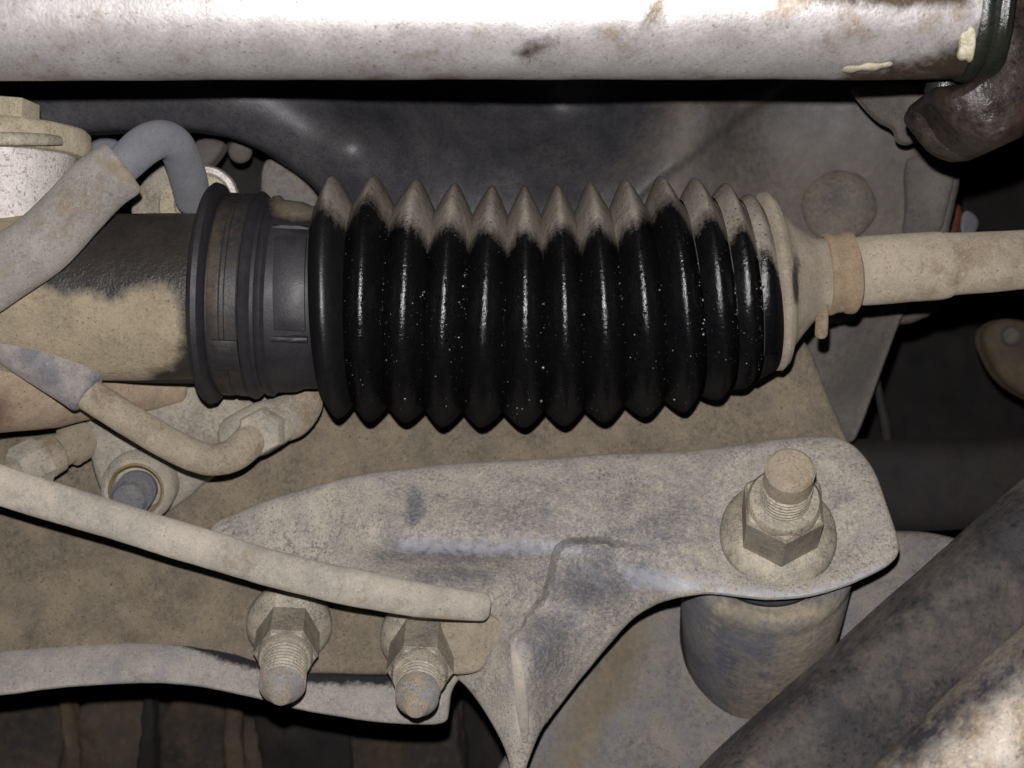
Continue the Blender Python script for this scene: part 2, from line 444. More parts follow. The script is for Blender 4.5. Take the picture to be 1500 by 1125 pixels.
def pleat(k, last):
    vs = []; fs = []; nseg = 96; ns = 22; mv = []
    for j in range(ns+1):
        s = -0.5+j/ns; u = k+s
        tx, ty, bx, by = ringat(u)
        T = W(tx, ty, 0); B = W(bx, by, 0)
        C = (T+B)/2; e = (T-B)/2*0.992
        hb = 0.5+0.5*math.cos(2*math.pi*s)
        for q in range(nseg):
            a = 2*math.pi*q/nseg
            ca = math.cos(a); h = pleat_h(s, ca); va = 0.81-0.055*ca
            if k >= 10: va = va+0.045*(k-9)
            f = va+(1-va)*h
            f += 0.008*mnoise.noise(Vector((k*3.1, math.cos(a)*2, math.sin(a)*2)))
            vs.append(C+(e*math.cos(a)+Vector((0, -e.length, 0))*math.sin(a))*f)
            lim = np.interp(C.x, [W(p[0],0,-36).x for p in TOPLINE], [p[1] for p in TOPLINE])
            lim = lim+34*(1-h)-4+9*mnoise.noise(Vector((u*2.3, 5.0, 0)))+7*mnoise.noise(Vector((u*9.3, 1.0, 0)))+12*mnoise.noise(Vector((k*5.7, 9.0, 2.0)))
            px, py = PX(vs[-1])
            mv.append(float(sstep(lim+26, lim-22, py)) if vs[-1].y < 0.004 else (1.0 if math.cos(a) > 0.2 else 0.0))
    for j in range(ns):
        for q in range(nseg):
            a = j*nseg+q; b = j*nseg+(q+1) % nseg
            fs.append((a, b, b+nseg, a+nseg))
    o = build('pleat', vs, fs, M['wet0'] if k == 0 else M['wet'], boot, smooth=180)
    at = o.data.attributes.new('mask', 'FLOAT', 'POINT')
    at.data.foreach_set('value', mv)
    return o
for k in range(len(TB)): pleat(k, False)

def xlathe(name, px_prof, cy0, cy1, x0, x1, Y, m, parent, **kw):
    """revolve about a nearly level axis; px_prof is (x px, radius px)"""
    p0 = W(x0, cy0, Y); p1 = W(x1, cy1, Y); s = sc(Y)*1000
    return lathe(name, p0, p1, [((x-x0)*s, r*s) for x, r in px_prof], m, parent, **kw)

def droplets():
    """oil and water beads left on the wiped rubber, thickest low down and in the folds"""
    rnd = random.Random(11); vs = []; fs = []
    t = (1+5**0.5)/2
    ico = [Vector(v).normalized() for v in ((-1,t,0),(1,t,0),(-1,-t,0),(1,-t,0),(0,-1,t),(0,1,t),(0,-1,-t),(0,1,-t),(t,0,-1),(t,0,1),(-t,0,-1),(-t,0,1))]
    tri = [(0,11,5),(0,5,1),(0,1,7),(0,7,10),(0,10,11),(1,5,9),(5,11,4),(11,10,2),(10,7,6),(7,1,8),(3,9,4),(3,4,2),(3,2,6),(3,6,8),(3,8,9),(4,9,5),(2,4,11),(6,2,10),(8,6,7),(9,8,1)]
    for i in range(520):
        k = rnd.choice(range(1, 12))
        fold = rnd.random() < 0.4
        s = (rnd.gauss(0.47, 0.03) if fold else rnd.uniform(-0.45, 0.45))
        a = math.radians(rnd.gauss(97, 16) if fold else rnd.gauss(118, 24))
        if a < math.radians(72) or a > math.radians(168): continue
        s = max(-0.5, min(0.5, s))
        tx, ty, bx, by = ringat(k+s); T = W(tx, ty, 0); B = W(bx, by, 0); C = (T+B)/2; e = (T-B)/2*0.992
        ca = math.cos(a); h = pleat_h(s, ca); va = 0.81-0.055*ca
        if k >= 10: va += 0.045*(k-9)
        f = va+(1-va)*h
        d = (e*ca+Vector((0, -e.length, 0))*math.sin(a))
        p = C+d*f
        if PX(p)[1] < 372: continue
        r = min(0.0006, 0.00009*math.exp(rnd.gauss(0, 0.75)))
        b = len(vs); o = Vector((rnd.random(), rnd.random(), rnd.random()))
        q = Matrix.Rotation(rnd.random()*6, 3, o.normalized())
        vs += [p+(q@v)*r for v in ico]; fs += [tuple(b+j for j in x) for x in tri]
    o = build('droplets', vs, fs, M['bead'], boot, smooth=180); o['kind'] = 'stuff'
droplets()
cuffdust = lambda px, py, v: float(sstep(338, 300, py)*sstep(375, 425, px))
xlathe('cuff', [(304,118),(305,146),(309,157),(315,162),(322,160),(327,152),(330,141),(374,141),(377,150),(382,152),(387,148),(391,142),(396,142),(400,146),(406,147),(411,141),(440,139),(452,134),(470,133),(476,130),(476,90)],
       429.8, 437, 304, 476, 0, M['rub'], boot, n=96, mask=cuffdust)
# raised rectangular pad on the cuff with ribs above and below
def patch(name, xa, xb, a0, a1, r, th, m, parent, cx=429, nx=4, na=14, rim=0.35):
    """block wrapped on the cuff: from x px to x px, between two angles above/below the facing side"""
    vs = []; fs = []; s = sc(0)
    for lay in (0, 1):
        for i in range(nx+1):
            for j in range(na+1):
                x = xa+(xb-xa)*i/nx; a = math.radians(a0+(a1-a0)*j/na)
                rr = (r+(th if lay == 0 else -4))
                if lay == 0 and (i in (0, nx) or j in (0, na)): rr -= th*rim
                c = W(x, cx+(x-283)*0.041, 0)
                vs.append(c+Vector((0, -math.cos(a), math.sin(a)))*rr*s)
    n1 = (nx+1)*(na+1)
    ix = lambda i, j, l: l*n1+i*(na+1)+j
    for i in range(nx):
        for j in range(na):
            fs.append((ix(i,j,0), ix(i+1,j,0), ix(i+1,j+1,0), ix(i,j+1,0)))
            fs.append((ix(i,j,1), ix(i,j+1,1), ix(i+1,j+1,1), ix(i+1,j,1)))
    for i in range(nx):
        fs.append((ix(i,0,0), ix(i,0,1), ix(i+1,0,1), ix(i+1,0,0))); fs.append((ix(i,na,0), ix(i+1,na,0), ix(i+1,na,1), ix(i,na,1)))
    for j in range(na):
        fs.append((ix(0,j,0), ix(0,j+1,0), ix(0,j+1,1), ix(0,j,1))); fs.append((ix(nx,j,0), ix(nx,j,1), ix(nx,j+1,1), ix(nx,j+1,0)))
    return build(name, vs, fs, m, parent, smooth=30)
patch('raised_pad', 423, 466, -22, 33, 139, 6, M['rub'], boot)
patch('pad_rib', 418, 468, 37.5, 40.5, 139, 9, M['rub'], boot, na=3)
patch('pad_rib', 418, 468, -29, -26, 139, 7, M['rub'], boot, na=3)
# dusty end cone
conem = mat('dusty_end_rubber', (152,141,124), (130,121,106), (94,86,76), (52,50,50), rough=0.9, scale=110, stain_k=3, stain_n=0.5)
xlathe('end_cone', [(1118,100),(1119,122),(1124,130),(1131,131),(1138,126),(1142,116),(1146,106),(1152,98),(1165,84),(1180,70),(1192,60),(1200,56),(1250,55),(1254,50)],
       414, 400, 1118, 1254, 0, conem, boot, n=80, jitter=0.2,
       mask=lambda px, py, v: float(0.75*sstep(1158, 1163, px)*sstep(1174, 1168, px)*sstep(330, 400, py)*sstep(470, 430, py)))

# large clamp on the cuff
cl = empty('large_clamp', W(338, 429, -28), 'wide dark metal band clamp with square buckle round the big left end of the boot', 'clamp')
xlathe('band', [(333,140),(333,146),(336,148),(349,148),(351,145.5),(356,145.5),(358,148),(373,148),(375,146),(375,140)], 431, 432.8, 333, 375, 0, M['band'], cl, n=96, closed=True,
       mask=lambda px, py, v: float(0.5*sstep(500, 420, py)*sstep(280,330,py)*sstep(322, 312, px)+0.16))
bk_ = patch('buckle', 335, 372, -47, -28, 148, 7, M['band'], cl, na=8)
patch('buckle_tongue', 341, 365, -43, -31, 154, 4, M['band'], bk_, na=8)

# small clamp at the tie-rod end
clr = mat('dusty_rusty_band', (150,132,108), (132,114,92), (96,80,64), None, rough=0.85, scale=160)
sc2 = empty('small_clamp', W(1225, 400, -11), 'narrow rusty dusty clamp round the small right end of the boot', 'clamp')
xlathe('band', [(1207,55),(1208,60),(1212,61),(1218,60),(1222,57.5),(1232,57.5),(1236,60),(1244,61),(1248,60),(1249,55)], 402, 399, 1207, 1249, 0, clr, sc2, closed=True, jitter=0.15)
sweep('clamp_tail', [(1204,440,-6,9.5),(1204,470,-8,9.5),(1203,488,-8,9.5)], M['tan2'], sc2, flat=0.6, cap=0.9)

# tie rod
trm = mat('dusty_tie_rod', (170,158,138), (148,138,121), (104,94,82), (150,138,122), rough=0.85, scale=70, rust=(136,116,92), rust_amt=0.6, bump=0.5, contrast=1.2)
tr = sweep('tie_rod', [(1235,398,0,49),(1258,397,0,50),(1275,396,0,51),(1330,392,0,50.5),(1375,389.5,0,50),(1395,387,0,46),(1440,384,0,44.5),(1500,380,0,43),(1640,370,0,42)], trm, None, sides=48, cap=0.1, jitter=0.2)
tag(tr, 'thick pale dusty tie rod running from the boot to the right edge', 'tie rod')

# ================================================================== RACK HOUSING, left
rk = empty('steering_rack_housing', W(180, 437, 0), 'round rack housing left of the boot, black wet above and tan dust below', 'steering rack')
rackline = [(60,450),(90,432),(130,425),(165,436),(185,428),(215,418),(250,424),(262,450),(264,500),(240,530),(215,545),(300,548)]
wetpoly = polymask([(60,290),(320,290),(320,600),(225,600),(222,545),(250,535),(262,520),(268,500),(265,460),(258,430),(240,418),(215,418),(190,428),(165,440),(130,428),(95,432),(60,420)], soft=24)
xlathe('housing_tube', [(-120,125),(60,125),(292,120),(296,118),(296,60)], 436, 433, -120, 296, 0, M['rack'], rk, n=110, mask=None)
# finer mesh so that the wet edge follows its outline
def rack_tube():
    vs = []; fs = []; nx = 70; na = 120
    for i in range(nx+1):
        x = -40+(352)*i/nx; c = W(x, 437-0.008*x, 0); r = (124-3*i/nx)*sc(0)
        for k in range(na):
            a = 2*math.pi*k/na
            vs.append(c+Vector((0, -math.cos(a), math.sin(a)))*r)
    for i in range(nx):
        for k in range(na):
            a = i*na+k; b = i*na+(k+1) % na; fs.append((a, b, b+na, a+na))
    return build('housing_tube', vs, fs, M['rack'], rk, smooth=180, mask=wetpoly, jitter=0.25)
bpy.data.objects.remove(bpy.data.objects['housing_tube'], do_unlink=True)
rack_tube()
sweep('housing_rib', [(150,549,4,9),(220,552,4,9),(318,553,4,9)], M['rub'], rk, cap=0.3)
sweep('gear_casing', [(-90,505,6,120),(0,530,8,108),(70,548,14,84),(130,556,22,60),(200,562,30,42),(260,566,34,26)], M['castb'], rk, sides=40, cap=0.5, jitter=0.7,
      mask=polymask([(-40,575),(8,580),(14,625),(-40,640)], soft=20))

# mounting lug below the housing
lug = empty('mounting_lug', W(230, 660, 42), 'pale cast lug with a round bored boss hanging under the rack housing', 'mount')
sheet('lug_plate', [(125,560),(122,600),(128,640),(138,690),(150,725),(180,748),(232,756),(272,736),(300,706),(345,682),(390,655),(430,630),(462,600),(466,568),(430,545),(300,540),(210,540)],
      [(130,590,30),(300,560,34),(460,560,36),(140,700,32),(200,720,30),(260,730,40),(300,640,32),(380,640,30),(440,600,30)], M['lug'], lug, step=8, thick=9, bevel=(14,5), jitter=0.5)
p0 = W(208, 708, 34); p1 = W(196, 722, 20)
bb_ = lathe('bored_boss', p0, p1, [(-4,11.4),(6,11.4),(9.5,10.8),(10.6,9.6),(10.4,8.2),(8,7.6),(-2,7.6)], M['lug'], lug, n=48, jitter=0.25, closed=True)
yel = mat('yellowed_rim', (140,124,84), (116,102,74), (84,70,46), None, rough=0.4, scale=200, spec=0.6)
lathe('boss_rim', p0, p1, [(9.6,8.6),(11.0,8.5),(11.3,8.0),(10.6,7.5),(9.4,7.6)], yel, bb_, n=48, closed=True)
st = lathe('mount_stud', W(206, 710, 40), W(190, 730, 16), [(0,6.3),(12,6.3)]+[(12.5+i*0.8, 6.3 if i % 2 else 5.6) for i in range(15)]+[(25.2,5.2),(26.6,4.6),(26.8,0.5)], M['blue'], None, n=36, jitter=0.15)
tag(st, 'grey round stud end sitting inside the bored boss of the lug', 'stud')
# boss on the pipe flange right of the lug
fb = empty('pipe_flange', W(400, 620, 25), 'pale knuckled pipe flange tucked under the boot cuff', 'flange')
sweep('flange_knuckle', [(352,640,16,36),(378,628,16,38),(402,618,18,35),(424,606,20,28)], M['lug'], fb, cap=0.8, jitter=0.6)
sweep('flange_ear', [(405,628,22,24),(428,612,22,30),(447,592,22,26),(452,568,24,18)], M['tan2'], fb, cap=0.9, jitter=0.4)
lathe('flange_bolt', W(388,628,14), W(372,640,-4), [(0,7.2),(7.5,7.2),(9,6.4),(9.3,0.5)], M['lug'], fb, n=6)
sheet('flange_slot', [(331,632),(341,618),(347,622),(345,636),(334,650),(328,646)], [(335,630,18),(345,620,18),(330,648,18)], M['far'], fb, step=4, thick=1.5, bevel=(2,0.3))

# pipe fitting lower left
ft = empty('pipe_union', W(75, 655, 26), 'stubby tan threaded pipe union under the reddish casting at the left edge', 'fitting')
A = W(128, 640, 34); Bq = W(10, 700, 14)
lathe('union_body', A, Bq, [(0,5.5),(3,6.5),(7,6.6),(7.8,5.4),(11,5.2),(12,6.2),(16,6.4),(17,5.0)], M['tan2'], ft, n=40, jitter=0.4)
lathe('union_nut', A, Bq, [(16.5,5),(17,7.6),(25,7.6),(26.5,6.2)], M['lug'], ft, n=6, phase=0.3)
lathe('union_pipe', A, Bq, [(25,4.2),(40,4.2),(40.5,3)], M['tan2'], ft, n=24)

# valve housing upper left
vh = empty('valve_housing', W(0, 300, 10), 'white grey cast valve housing with hex cap at the top left edge', 'valve')
ys = sc(10)*1000
vlathe = lambda name, prof, m, **kw: lathe(name, W(0, 150, 10), W(0, 400, 10), [((y-150)*ys, r*ys) for y, r in prof], m, vh, **kw)
vlathe('valve_body', [(226,104),(232,110),(300,109),(440,106),(470,100)], M['alu'], n=64, jitter=0.35)
vlathe('valve_flange', [(188,100),(190,122),(196,128),(212,130),(222,129),(230,122),(231,100)], M['cream'], n=64, jitter=0.4, mask=None)
vlathe('hex_cap', [(148,48),(150,55),(186,55),(189,52)], M['cream'], n=6, phase=0.12)
sweep('flange_lip', [(-60,204,-13,9),(0,203,-18,10),(60,204,-13,9),(88,206,-7,7)], M['nut'], vh, flat=0.5, cap=0.6, jitter=0.2)

# upper hose and bent pipe
uh = empty('upper_hose', W(100, 320, -30), 'fat dusty grey hose rising from the left edge onto a bent grey pipe', 'hose')
sweep('hose', [(-110,452,-34,50),(-50,428,-33,49),(0,398,-32,48),(55,362,-32,47),(105,312,-32,45),(145,270,-31,44),(176,247,-30,43)], M['hose'], uh, sides=48, cap=0.16, jitter=0.3,
      mask=polymask([(140,232),(200,240),(205,275),(178,262),(150,245)], soft=8))
sweep('bent_pipe', [(150,268,-30,27),(185,236,-29,28),(212,213,-28,29),(236,204,-25,28),(256,212,-20,27),(268,236,-12,27),(276,262,-4,27),(283,292,6,26)], M['hose2'], uh, sides=36, n=10, cap=0.2, jitter=0.12)
pb = empty('pipe_port', W(275, 290, 12), 'cream cast port boss that the bent grey pipe plugs into', 'port')
lathe('port_boss', W(292, 320, 20), W(276, 262, 2), [(-6,12),(6,11.4),(8,10.6),(8.6,9.0),(8.2,6.5),(4,6)], M['cream'], pb, n=48, jitter=0.5)
sheet('port_web', [(195,330),(192,296),(212,262),(240,236),(262,250),(270,330)], [(200,320,22),(240,245,20),(262,320,14)], M['lug'], pb, step=8, thick=14, bevel=(8,3))
rg = lathe('port_ring', W(300, 296, 26), W(300, 290, 18), [(0,10.6),(5,10.6),(7,9.6),(7,8.0),(5.5,7.4),(0,7.4)], M['alu'], None, n=48, closed=True, jitter=0.2)
tag(rg, 'white ring showing behind the flange at the left end of the boot', 'ring')
bl = sheet('pale_block', [(128,204),(178,202),(185,240),(150,262),(118,250)], [(130,205,40),(180,205,40),(150,260,40)], M['white'], None, step=8, thick=14, bevel=(5,2))
tag(bl, 'small pale bluish block between the valve housing and the bent pipe', 'block')

# lower hose
lh = empty('lower_hose', W(150, 590, -5), 'scuffed grey hose sleeve over a tan pipe that hooks up under the boot', 'pipe')
sweep('hose_sleeve', [(-80,440,-14,42),(-30,470,-14,40),(20,502,-13,38),(70,535,-12,36),(112,563,-11,35),(126,573,-11,34)], M['sleeve'], lh, sides=40, cap=0.2, jitter=0.35)
sweep('pipe', [(100,557,-11,25),(150,590,-10,24.5),(210,628,-8,24),(265,659,-5,24),(305,673,-2,23.5),(338,668,2,24),(362,650,6,25),(378,630,12,27)], M['tan2'], lh, sides=36, cap=0.3, jitter=0.3)

# long stay
ls = sweep('stay_rod', [(-120,674,-14,30),(0,711,-14,29),(150,757,-13,28),(300,803,-12,27.5),(420,838,-11,27),(520,861,-9,27),(600,876,-6,25.5),(660,884,-3,23),(706,889,-1,21)], M['rod'], None, sides=40, cap=0.55, n=10, power=2.3, flat=0.8, jitter=0.3)
tag(ls, 'long pale flattened rod sloping from the left edge to a rounded end over the bolts', 'rod')

# ================================================================== CROSSMEMBER (tan) and its flange
cmr = empty('crossmember', W(400, 760, 45), 'broad tan dusty crossmember plate behind and below the boot', 'crossmember')
sheet('crossmember_plate', [(-120,560),(150,540),(420,530),(700,500),(1000,480),(1130,470),(1170,490),(1192,525),(1215,585),(1245,650),(1275,720),(1200,800),(1000,850),(800,880),(720,935),(690,975),(600,990),(400,985),(240,960),(-120,965)],
      [(-100,600,58),(300,560,56),(700,520,58),(1100,500,52),(1190,560,48),(1250,660,40),(-100,780,46),(300,740,46),(700,650,48),(1000,640,46),(-100,930,38),(200,930,38),(400,920,34),(600,940,32),(700,940,30),(900,800,40),(1150,780,36)],
      M['tan'], cmr, step=13, thick=4, bevel=(10,3), jitter=0.6)
sheet('crossmember_flange', [(-120,962),(0,953),(120,944),(230,941),(320,950),(390,970),(470,985),(560,990),(640,985),(672,978),(678,990),(662,1008),(658,1040),(655,1060),(620,1064),(540,1057),(440,1041),(370,1022),(300,1006),(220,1000),(130,1004),(0,1018),(-120,1032)],
      [(-100,960,36),(0,953,36),(200,942,36),(390,970,32),(560,990,29),(-100,1000,27),(0,985,27),(200,972,27),(380,1000,24),(540,1030,22),(640,1020,22),(-100,1030,27),(200,1000,28),(440,1040,24),(650,1060,24)],
      M['arm'], cmr, step=8, thick=5, bevel=(7,2.5), jitter=0.4,
      mask=polymask([(240,938),(330,946),(400,964),(480,978),(560,984),(640,980),(640,1000),(560,1004),(470,1002),(400,990),(330,968)], soft=9))
# dark scrape along the flange
[c for c in cmr.children if c.name == 'crossmember_flange'][0].data.materials[0] = mat('scraped_flange', (168,162,152), (144,141,138), (104,100,96), (38,36,38), rough=0.8, scale=120, stain_k=1.8, stain_n=1.0, mottle=0.6, bump=0.5)

# ================================================================== BRACKET ARM
ba = empty('bracket_arm', W(900, 780, 5), 'large pressed grey steel bracket arm carrying the big bolt, dusty with blue worn patches', 'bracket')
def arm_extra(P):
    x, y = P[:, 0], P[:, 1]
    # pressed recess right of the curved step
    edge = np.array(catmull([(770,905),(797,872),(808,835),(815,806),(832,794),(870,790),(930,800),(1000,815),(1060,838)], 10))
    d = segdist(P, edge, closed=False)
    yy = np.interp(x, edge[20:, 0], edge[20:, 1])
    right = np.where(y > 835, x > np.interp(y, [835,872,905,1200], [808,797,770,640]), (x > 808) & (y > yy))
    sgn = np.where(right, d, -d)
    fade = sstep(1000, 850, x)*sstep(960, 880, y)
    dish = np.hypot((x-1143)/122, (y-757)/100)
    return 8.5*sstep(-4, 6, sgn)*fade*sstep(110, 30, np.where(right, d, 0)*1.0)+2.6*sstep(1.06, 0.9, dish)
_am = polymask([(565,782),(810,785),(880,770),(880,800),(800,822),(640,830),(570,818)], [(590,830),(720,830),(730,862),(620,862)],
               [(805,860),(826,815),(900,808),(990,828),(960,865),(900,885),(850,905)], [(765,900),(870,880),(800,1010),(770,980)], soft=26)
_am2 = polymask([(690,740),(860,715),(1030,700),(1045,770),(1000,830),(900,930),(820,1040),(775,1040),(760,880),(790,800),(700,790)], soft=60)
_am3 = polymask([(596,712),(616,710),(624,745),(606,775),(594,770)], soft=10)
def arm_mask(px, py, v): return 0.0
arm_mask.vec = lambda q: np.maximum(np.maximum(0.72*_am.vec(q), 0.40*_am2.vec(q)), 0.9*_am3.vec(q))
arm_highlight = polymask([(590,790),(700,795),(830,796),(850,806),(700,812),(590,806)], [(905,826),(985,842),(1060,850),(1000,868),(930,858)], [(752,940),(762,940),(774,1080),(762,1080)], [(1040,858),(1180,868),(1300,824),(1304,834),(1180,880),(1040,872)], soft=14)  # pale highlight bands painted along the ridge, lip, leg fold and rim
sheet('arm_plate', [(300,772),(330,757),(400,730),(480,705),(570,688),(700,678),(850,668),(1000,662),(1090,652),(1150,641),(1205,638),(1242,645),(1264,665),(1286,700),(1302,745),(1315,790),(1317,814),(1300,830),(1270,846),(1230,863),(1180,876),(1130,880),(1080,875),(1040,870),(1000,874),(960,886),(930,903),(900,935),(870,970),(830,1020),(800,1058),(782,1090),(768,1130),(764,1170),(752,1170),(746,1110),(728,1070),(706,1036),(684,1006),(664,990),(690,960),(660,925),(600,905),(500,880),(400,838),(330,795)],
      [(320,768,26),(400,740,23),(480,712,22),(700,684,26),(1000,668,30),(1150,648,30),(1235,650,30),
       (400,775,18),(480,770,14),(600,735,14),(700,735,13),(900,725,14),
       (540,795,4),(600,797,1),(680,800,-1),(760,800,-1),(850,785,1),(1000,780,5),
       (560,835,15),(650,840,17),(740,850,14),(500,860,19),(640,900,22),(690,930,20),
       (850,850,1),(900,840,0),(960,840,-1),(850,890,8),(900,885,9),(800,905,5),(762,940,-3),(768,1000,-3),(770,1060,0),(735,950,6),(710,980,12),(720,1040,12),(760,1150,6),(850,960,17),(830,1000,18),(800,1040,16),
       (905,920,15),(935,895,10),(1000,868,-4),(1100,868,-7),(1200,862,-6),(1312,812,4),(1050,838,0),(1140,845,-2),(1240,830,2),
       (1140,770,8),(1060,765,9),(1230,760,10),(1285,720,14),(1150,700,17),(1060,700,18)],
      M['arm'], ba, step=5.5, thick=3.4, bevel=(9,3), extra=arm_extra, feats=[[(770,905),(797,872),(808,835),(815,806),(832,794),(870,790),(930,800),(1000,815),(1060,838)]], jitter=0.35, mask=arm_mask, wear=arm_highlight)
sheet('arm_tab', [(640,905),(690,895),(735,905),(748,935),(735,950),(715,958),(708,980),(690,988),(660,990),(640,970)],
      [(650,910,14),(740,920,9),(700,985,10),(650,985,12)], M['tan2'], ba, step=7, thick=5, bevel=(7,2))
sweep('weld_bead', [(752,948,-4,4),(757,970,-6,8),(763,1010,-6,9),(766,1050,-3,8),(768,1085,0,4)], M['rod'], ba, flat=0.5, cap=0.8, jitter=0.3)

# ================================================================== BOLTS
def bolt(label, b, t, rf, rn, rs, fr, phase, grp=None, big=False):
    p0, p1 = W(*b), W(*t); L = (p1-p0).length*1000
    e = empty('bolt', p0, label, 'bolt', grp)
    f1, f2, f3 = [L*x for x in fr]             # flange top, nut top, thread end
    lathe('flange', p0, p1, [(-3,rf*0.9),(0,rf),(f1*0.45,rf),(f1*0.6,rf*0.96),(f1,rn*1.02),(f1+0.5,rn*0.6)], M['nut'], e, n=48, jitter=0.25)
    lathe('nut', p0, p1, [(f1*0.5,rn),(f2-1.6,rn),(f2-0.5,rn*0.93),(f2,rn*0.82),(f2+0.2,rs*0.9)], M['nut'], e, n=6, phase=phase, smooth=20, jitter=0.12)
    lathe('nut_collar', p0, p1, [(f2-1.2,rn*0.86),(f2+0.4,rn*0.84),(f2+1.4,rn*0.78),(f2+1.6,rs)], M['nut'], e, n=40, jitter=0.1)
    prof = [(f2-2, rs*0.9)]; tt = f2
    while tt < f3:
        prof += [(tt, rs*0.86), (tt+0.6, rs), (tt+0.95, rs), (tt+1.6, rs*0.86)]; tt += 1.7
    prof += [(tt+0.2, rs*0.86)]
    lathe('thread', p0, p1, prof, M['nut'], e, n=44, smooth=25, jitter=0.1)
    if big: lathe('stud_groove', p0, p1, [(tt-1.0,rs*0.5),(tt-1.0,rs*0.9),(tt+0.4,rs*0.9),(tt+0.4,rs*0.5)], M['far'], e, n=40)
    if big: lathe('stud_end', p0, p1, [(tt+0.3,rs*0.86),(tt+0.5,rs*0.97),(L-0.9,rs*0.96),(L,rs*0.84),(L+0.05,0.3)], M['tan2'], e, n=44, jitter=0.1, smooth=25)
    else:   lathe('stud_end', p0, p1, [(tt-0.2,rs*0.84),(tt,rs*0.96),(L-6.0,rs*0.95),(L-5.4,rs*0.88),(L-0.6,rs*0.46),(L-0.1,rs*0.40),(L,rs*0.34),(L+0.05,0.2)], M['tip'], e, n=40, jitter=0.15)
    return e
bolt('tan flanged nut on a threaded stud, leftmost below the long rod', (424,910,28), (411,1022,-12), 13.2, 9.7, 6.8, (0.14,0.5,0.84), 0.2, 'studs with nuts on the crossmember flange')
bolt('tan flanged nut on a threaded stud under the rounded end of the long rod', (620,930,24), (609,1040,-16), 13.2, 9.9, 6.6, (0.14,0.56,0.74), 0.45, 'studs with nuts on the crossmember flange')
bolt('big tan flange nut and stud on the round pad of the bracket arm', (1139,786,8), (1158,687,-30), 17.2, 12.4, 7.1, (0.13,0.54,0.80), 0.35+math.pi/6, None, True)

# ================================================================== BUSHING, lower plate
bu = empty('bushing', W(1125, 860, 35), 'blue grey cylindrical bushing housing below the big bolt', 'bushing')
q0, q1 = W(1126, 800, 16), W(1106, 970, 80)
s2 = sc(40)*1000
lathe('bushing_shell', q0, q1, [(2,20),(0,21),(-1,23.5),(0.3,25.2),(2,26.2),(6,26.6),(9,25.9),(12,26.3),(72,26.3),(74,25),(74,10)], M['blue'], bu, n=80, jitter=0.4,
      mask=polymask([(1150,930),(1260,900),(1260,1010),(1130,1060),(1090,1100),(1060,1060),(1120,1000)], [(1040,880),(1240,880),(1230,912),(1120,920),(1050,905)], soft=26))
lathe('bushing_rubber', q0, q1, [(4,20.4),(1,19.5),(0.5,16),(2,10)], M['rub'], bu, n=60)
lp = sheet('lower_arm_plate', [(690,1190),(780,1050),(850,960),(930,880),(1050,830),(1200,790),(1310,778),(1375,783),(1440,800),(1460,860),(1330,960),(1250,1060),(1180,1200)],
      [(700,1150,66),(900,950,66),(1000,900,68),(1000,1060,58),(1250,860,60),(1400,790,58),(1400,860,52),(1200,1000,54),(800,1100,60),(1050,1120,54)], M['greyp'], None, step=12, thick=5, bevel=(12,4), jitter=0.5,
      mask=polymask([(900,900),(960,900),(920,1010),(850,1130),(800,1130),(850,1010)], soft=30))
tag(lp, 'flat grey tan lower arm plate behind the bushing, stained with dust', 'plate')

# ================================================================== DIAGONAL BARS, lower right
db = sweep('diagonal_bar', [(1020,1262,-62,84),(1120,1160,-60,83),(1250,1042,-58,82),(1380,928,-56,82),(1500,822,-54,82),(1640,700,-52,82)], M['bar'], None, sides=48, power=3.6, cap=0.1, jitter=0.5, roll=0.0,
      mask=lambda px, py, v: 0.25*float(sstep(0.2, 0.6, 0.5+0.5*mnoise.noise(v*40))))
tag(db, 'thick scuffed black bar crossing the lower right corner diagonally', 'bar')
sb = sweep('bright_bar', [(1230,1312,-96,98),(1350,1198,-95,98),(1460,1092,-94,98),(1570,988,-93,98),(1700,866,-92,98)], M['shiny'], None, sides=40, cap=0.1, jitter=0.6,
      mask=polymask([(1280,1125),(1330,1060),(1420,1000),(1520,920),(1520,980),(1430,1045),(1370,1095),(1340,1135)], soft=34))
tag(sb, 'bright worn metal bar filling the bottom right corner below the black bar', 'bar')

# ================================================================== TOP TUBE AND HANGER
tt_ = empty('steel_tube', W(700, 10, -70), 'bright silver steel tube with rust specks crossing the whole top of the picture', 'tube')
tb_mask = polymask([(1290,95),(1350,88),(1420,60),(1450,20),(1450,130),(1290,130)], [(1240,100),(1300,104),(1300,125),(1230,125)], [(948,-6),(978,-6),(974,30),(945,36)], [(1120,-20),(1420,-20),(1420,8),(1300,10),(1180,2)], [(755,75),(810,58),(812,66),(770,88)], soft=16)
def tube():
    vs = []; fs = []; nx = 150; na = 96; r = 104*sc(-70)
    for i in range(nx+1):
        x = -140+1562*i/nx; c = W(x, 12-0.002*x, -70)
        for k in range(na):
            a = 2*math.pi*k/na; vs.append(c+Vector((0, -math.cos(a), math.sin(a)))*r)
    for i in range(nx):
        for k in range(na):
            a = i*na+k; b = i*na+(k+1) % na; fs.append((a, b, b+na, a+na))
    fs.append(tuple(range(na))); fs.append(tuple(range(nx*na, (nx+1)*na)))
    return build('tube_body', vs, fs, M['tube'], tt_, smooth=50, mask=tb_mask, jitter=0.3, jscale=40)
tube()
xlathe('tube_collar', [(1404,98),(1406,107),(1411,110),(1422,109),(1428,104),(1432,110),(1442,112),(1452,106),(1454,95)], 10, 10, 1404, 1454, -70, M['oilring'], tt_, n=72, jitter=0.6)
ylw = mat('yellow_paint_dab', (202,197,174), (176,166,138), (112,102,78), None, rough=0.6, scale=240, contrast=1.5, mottle=0.9)
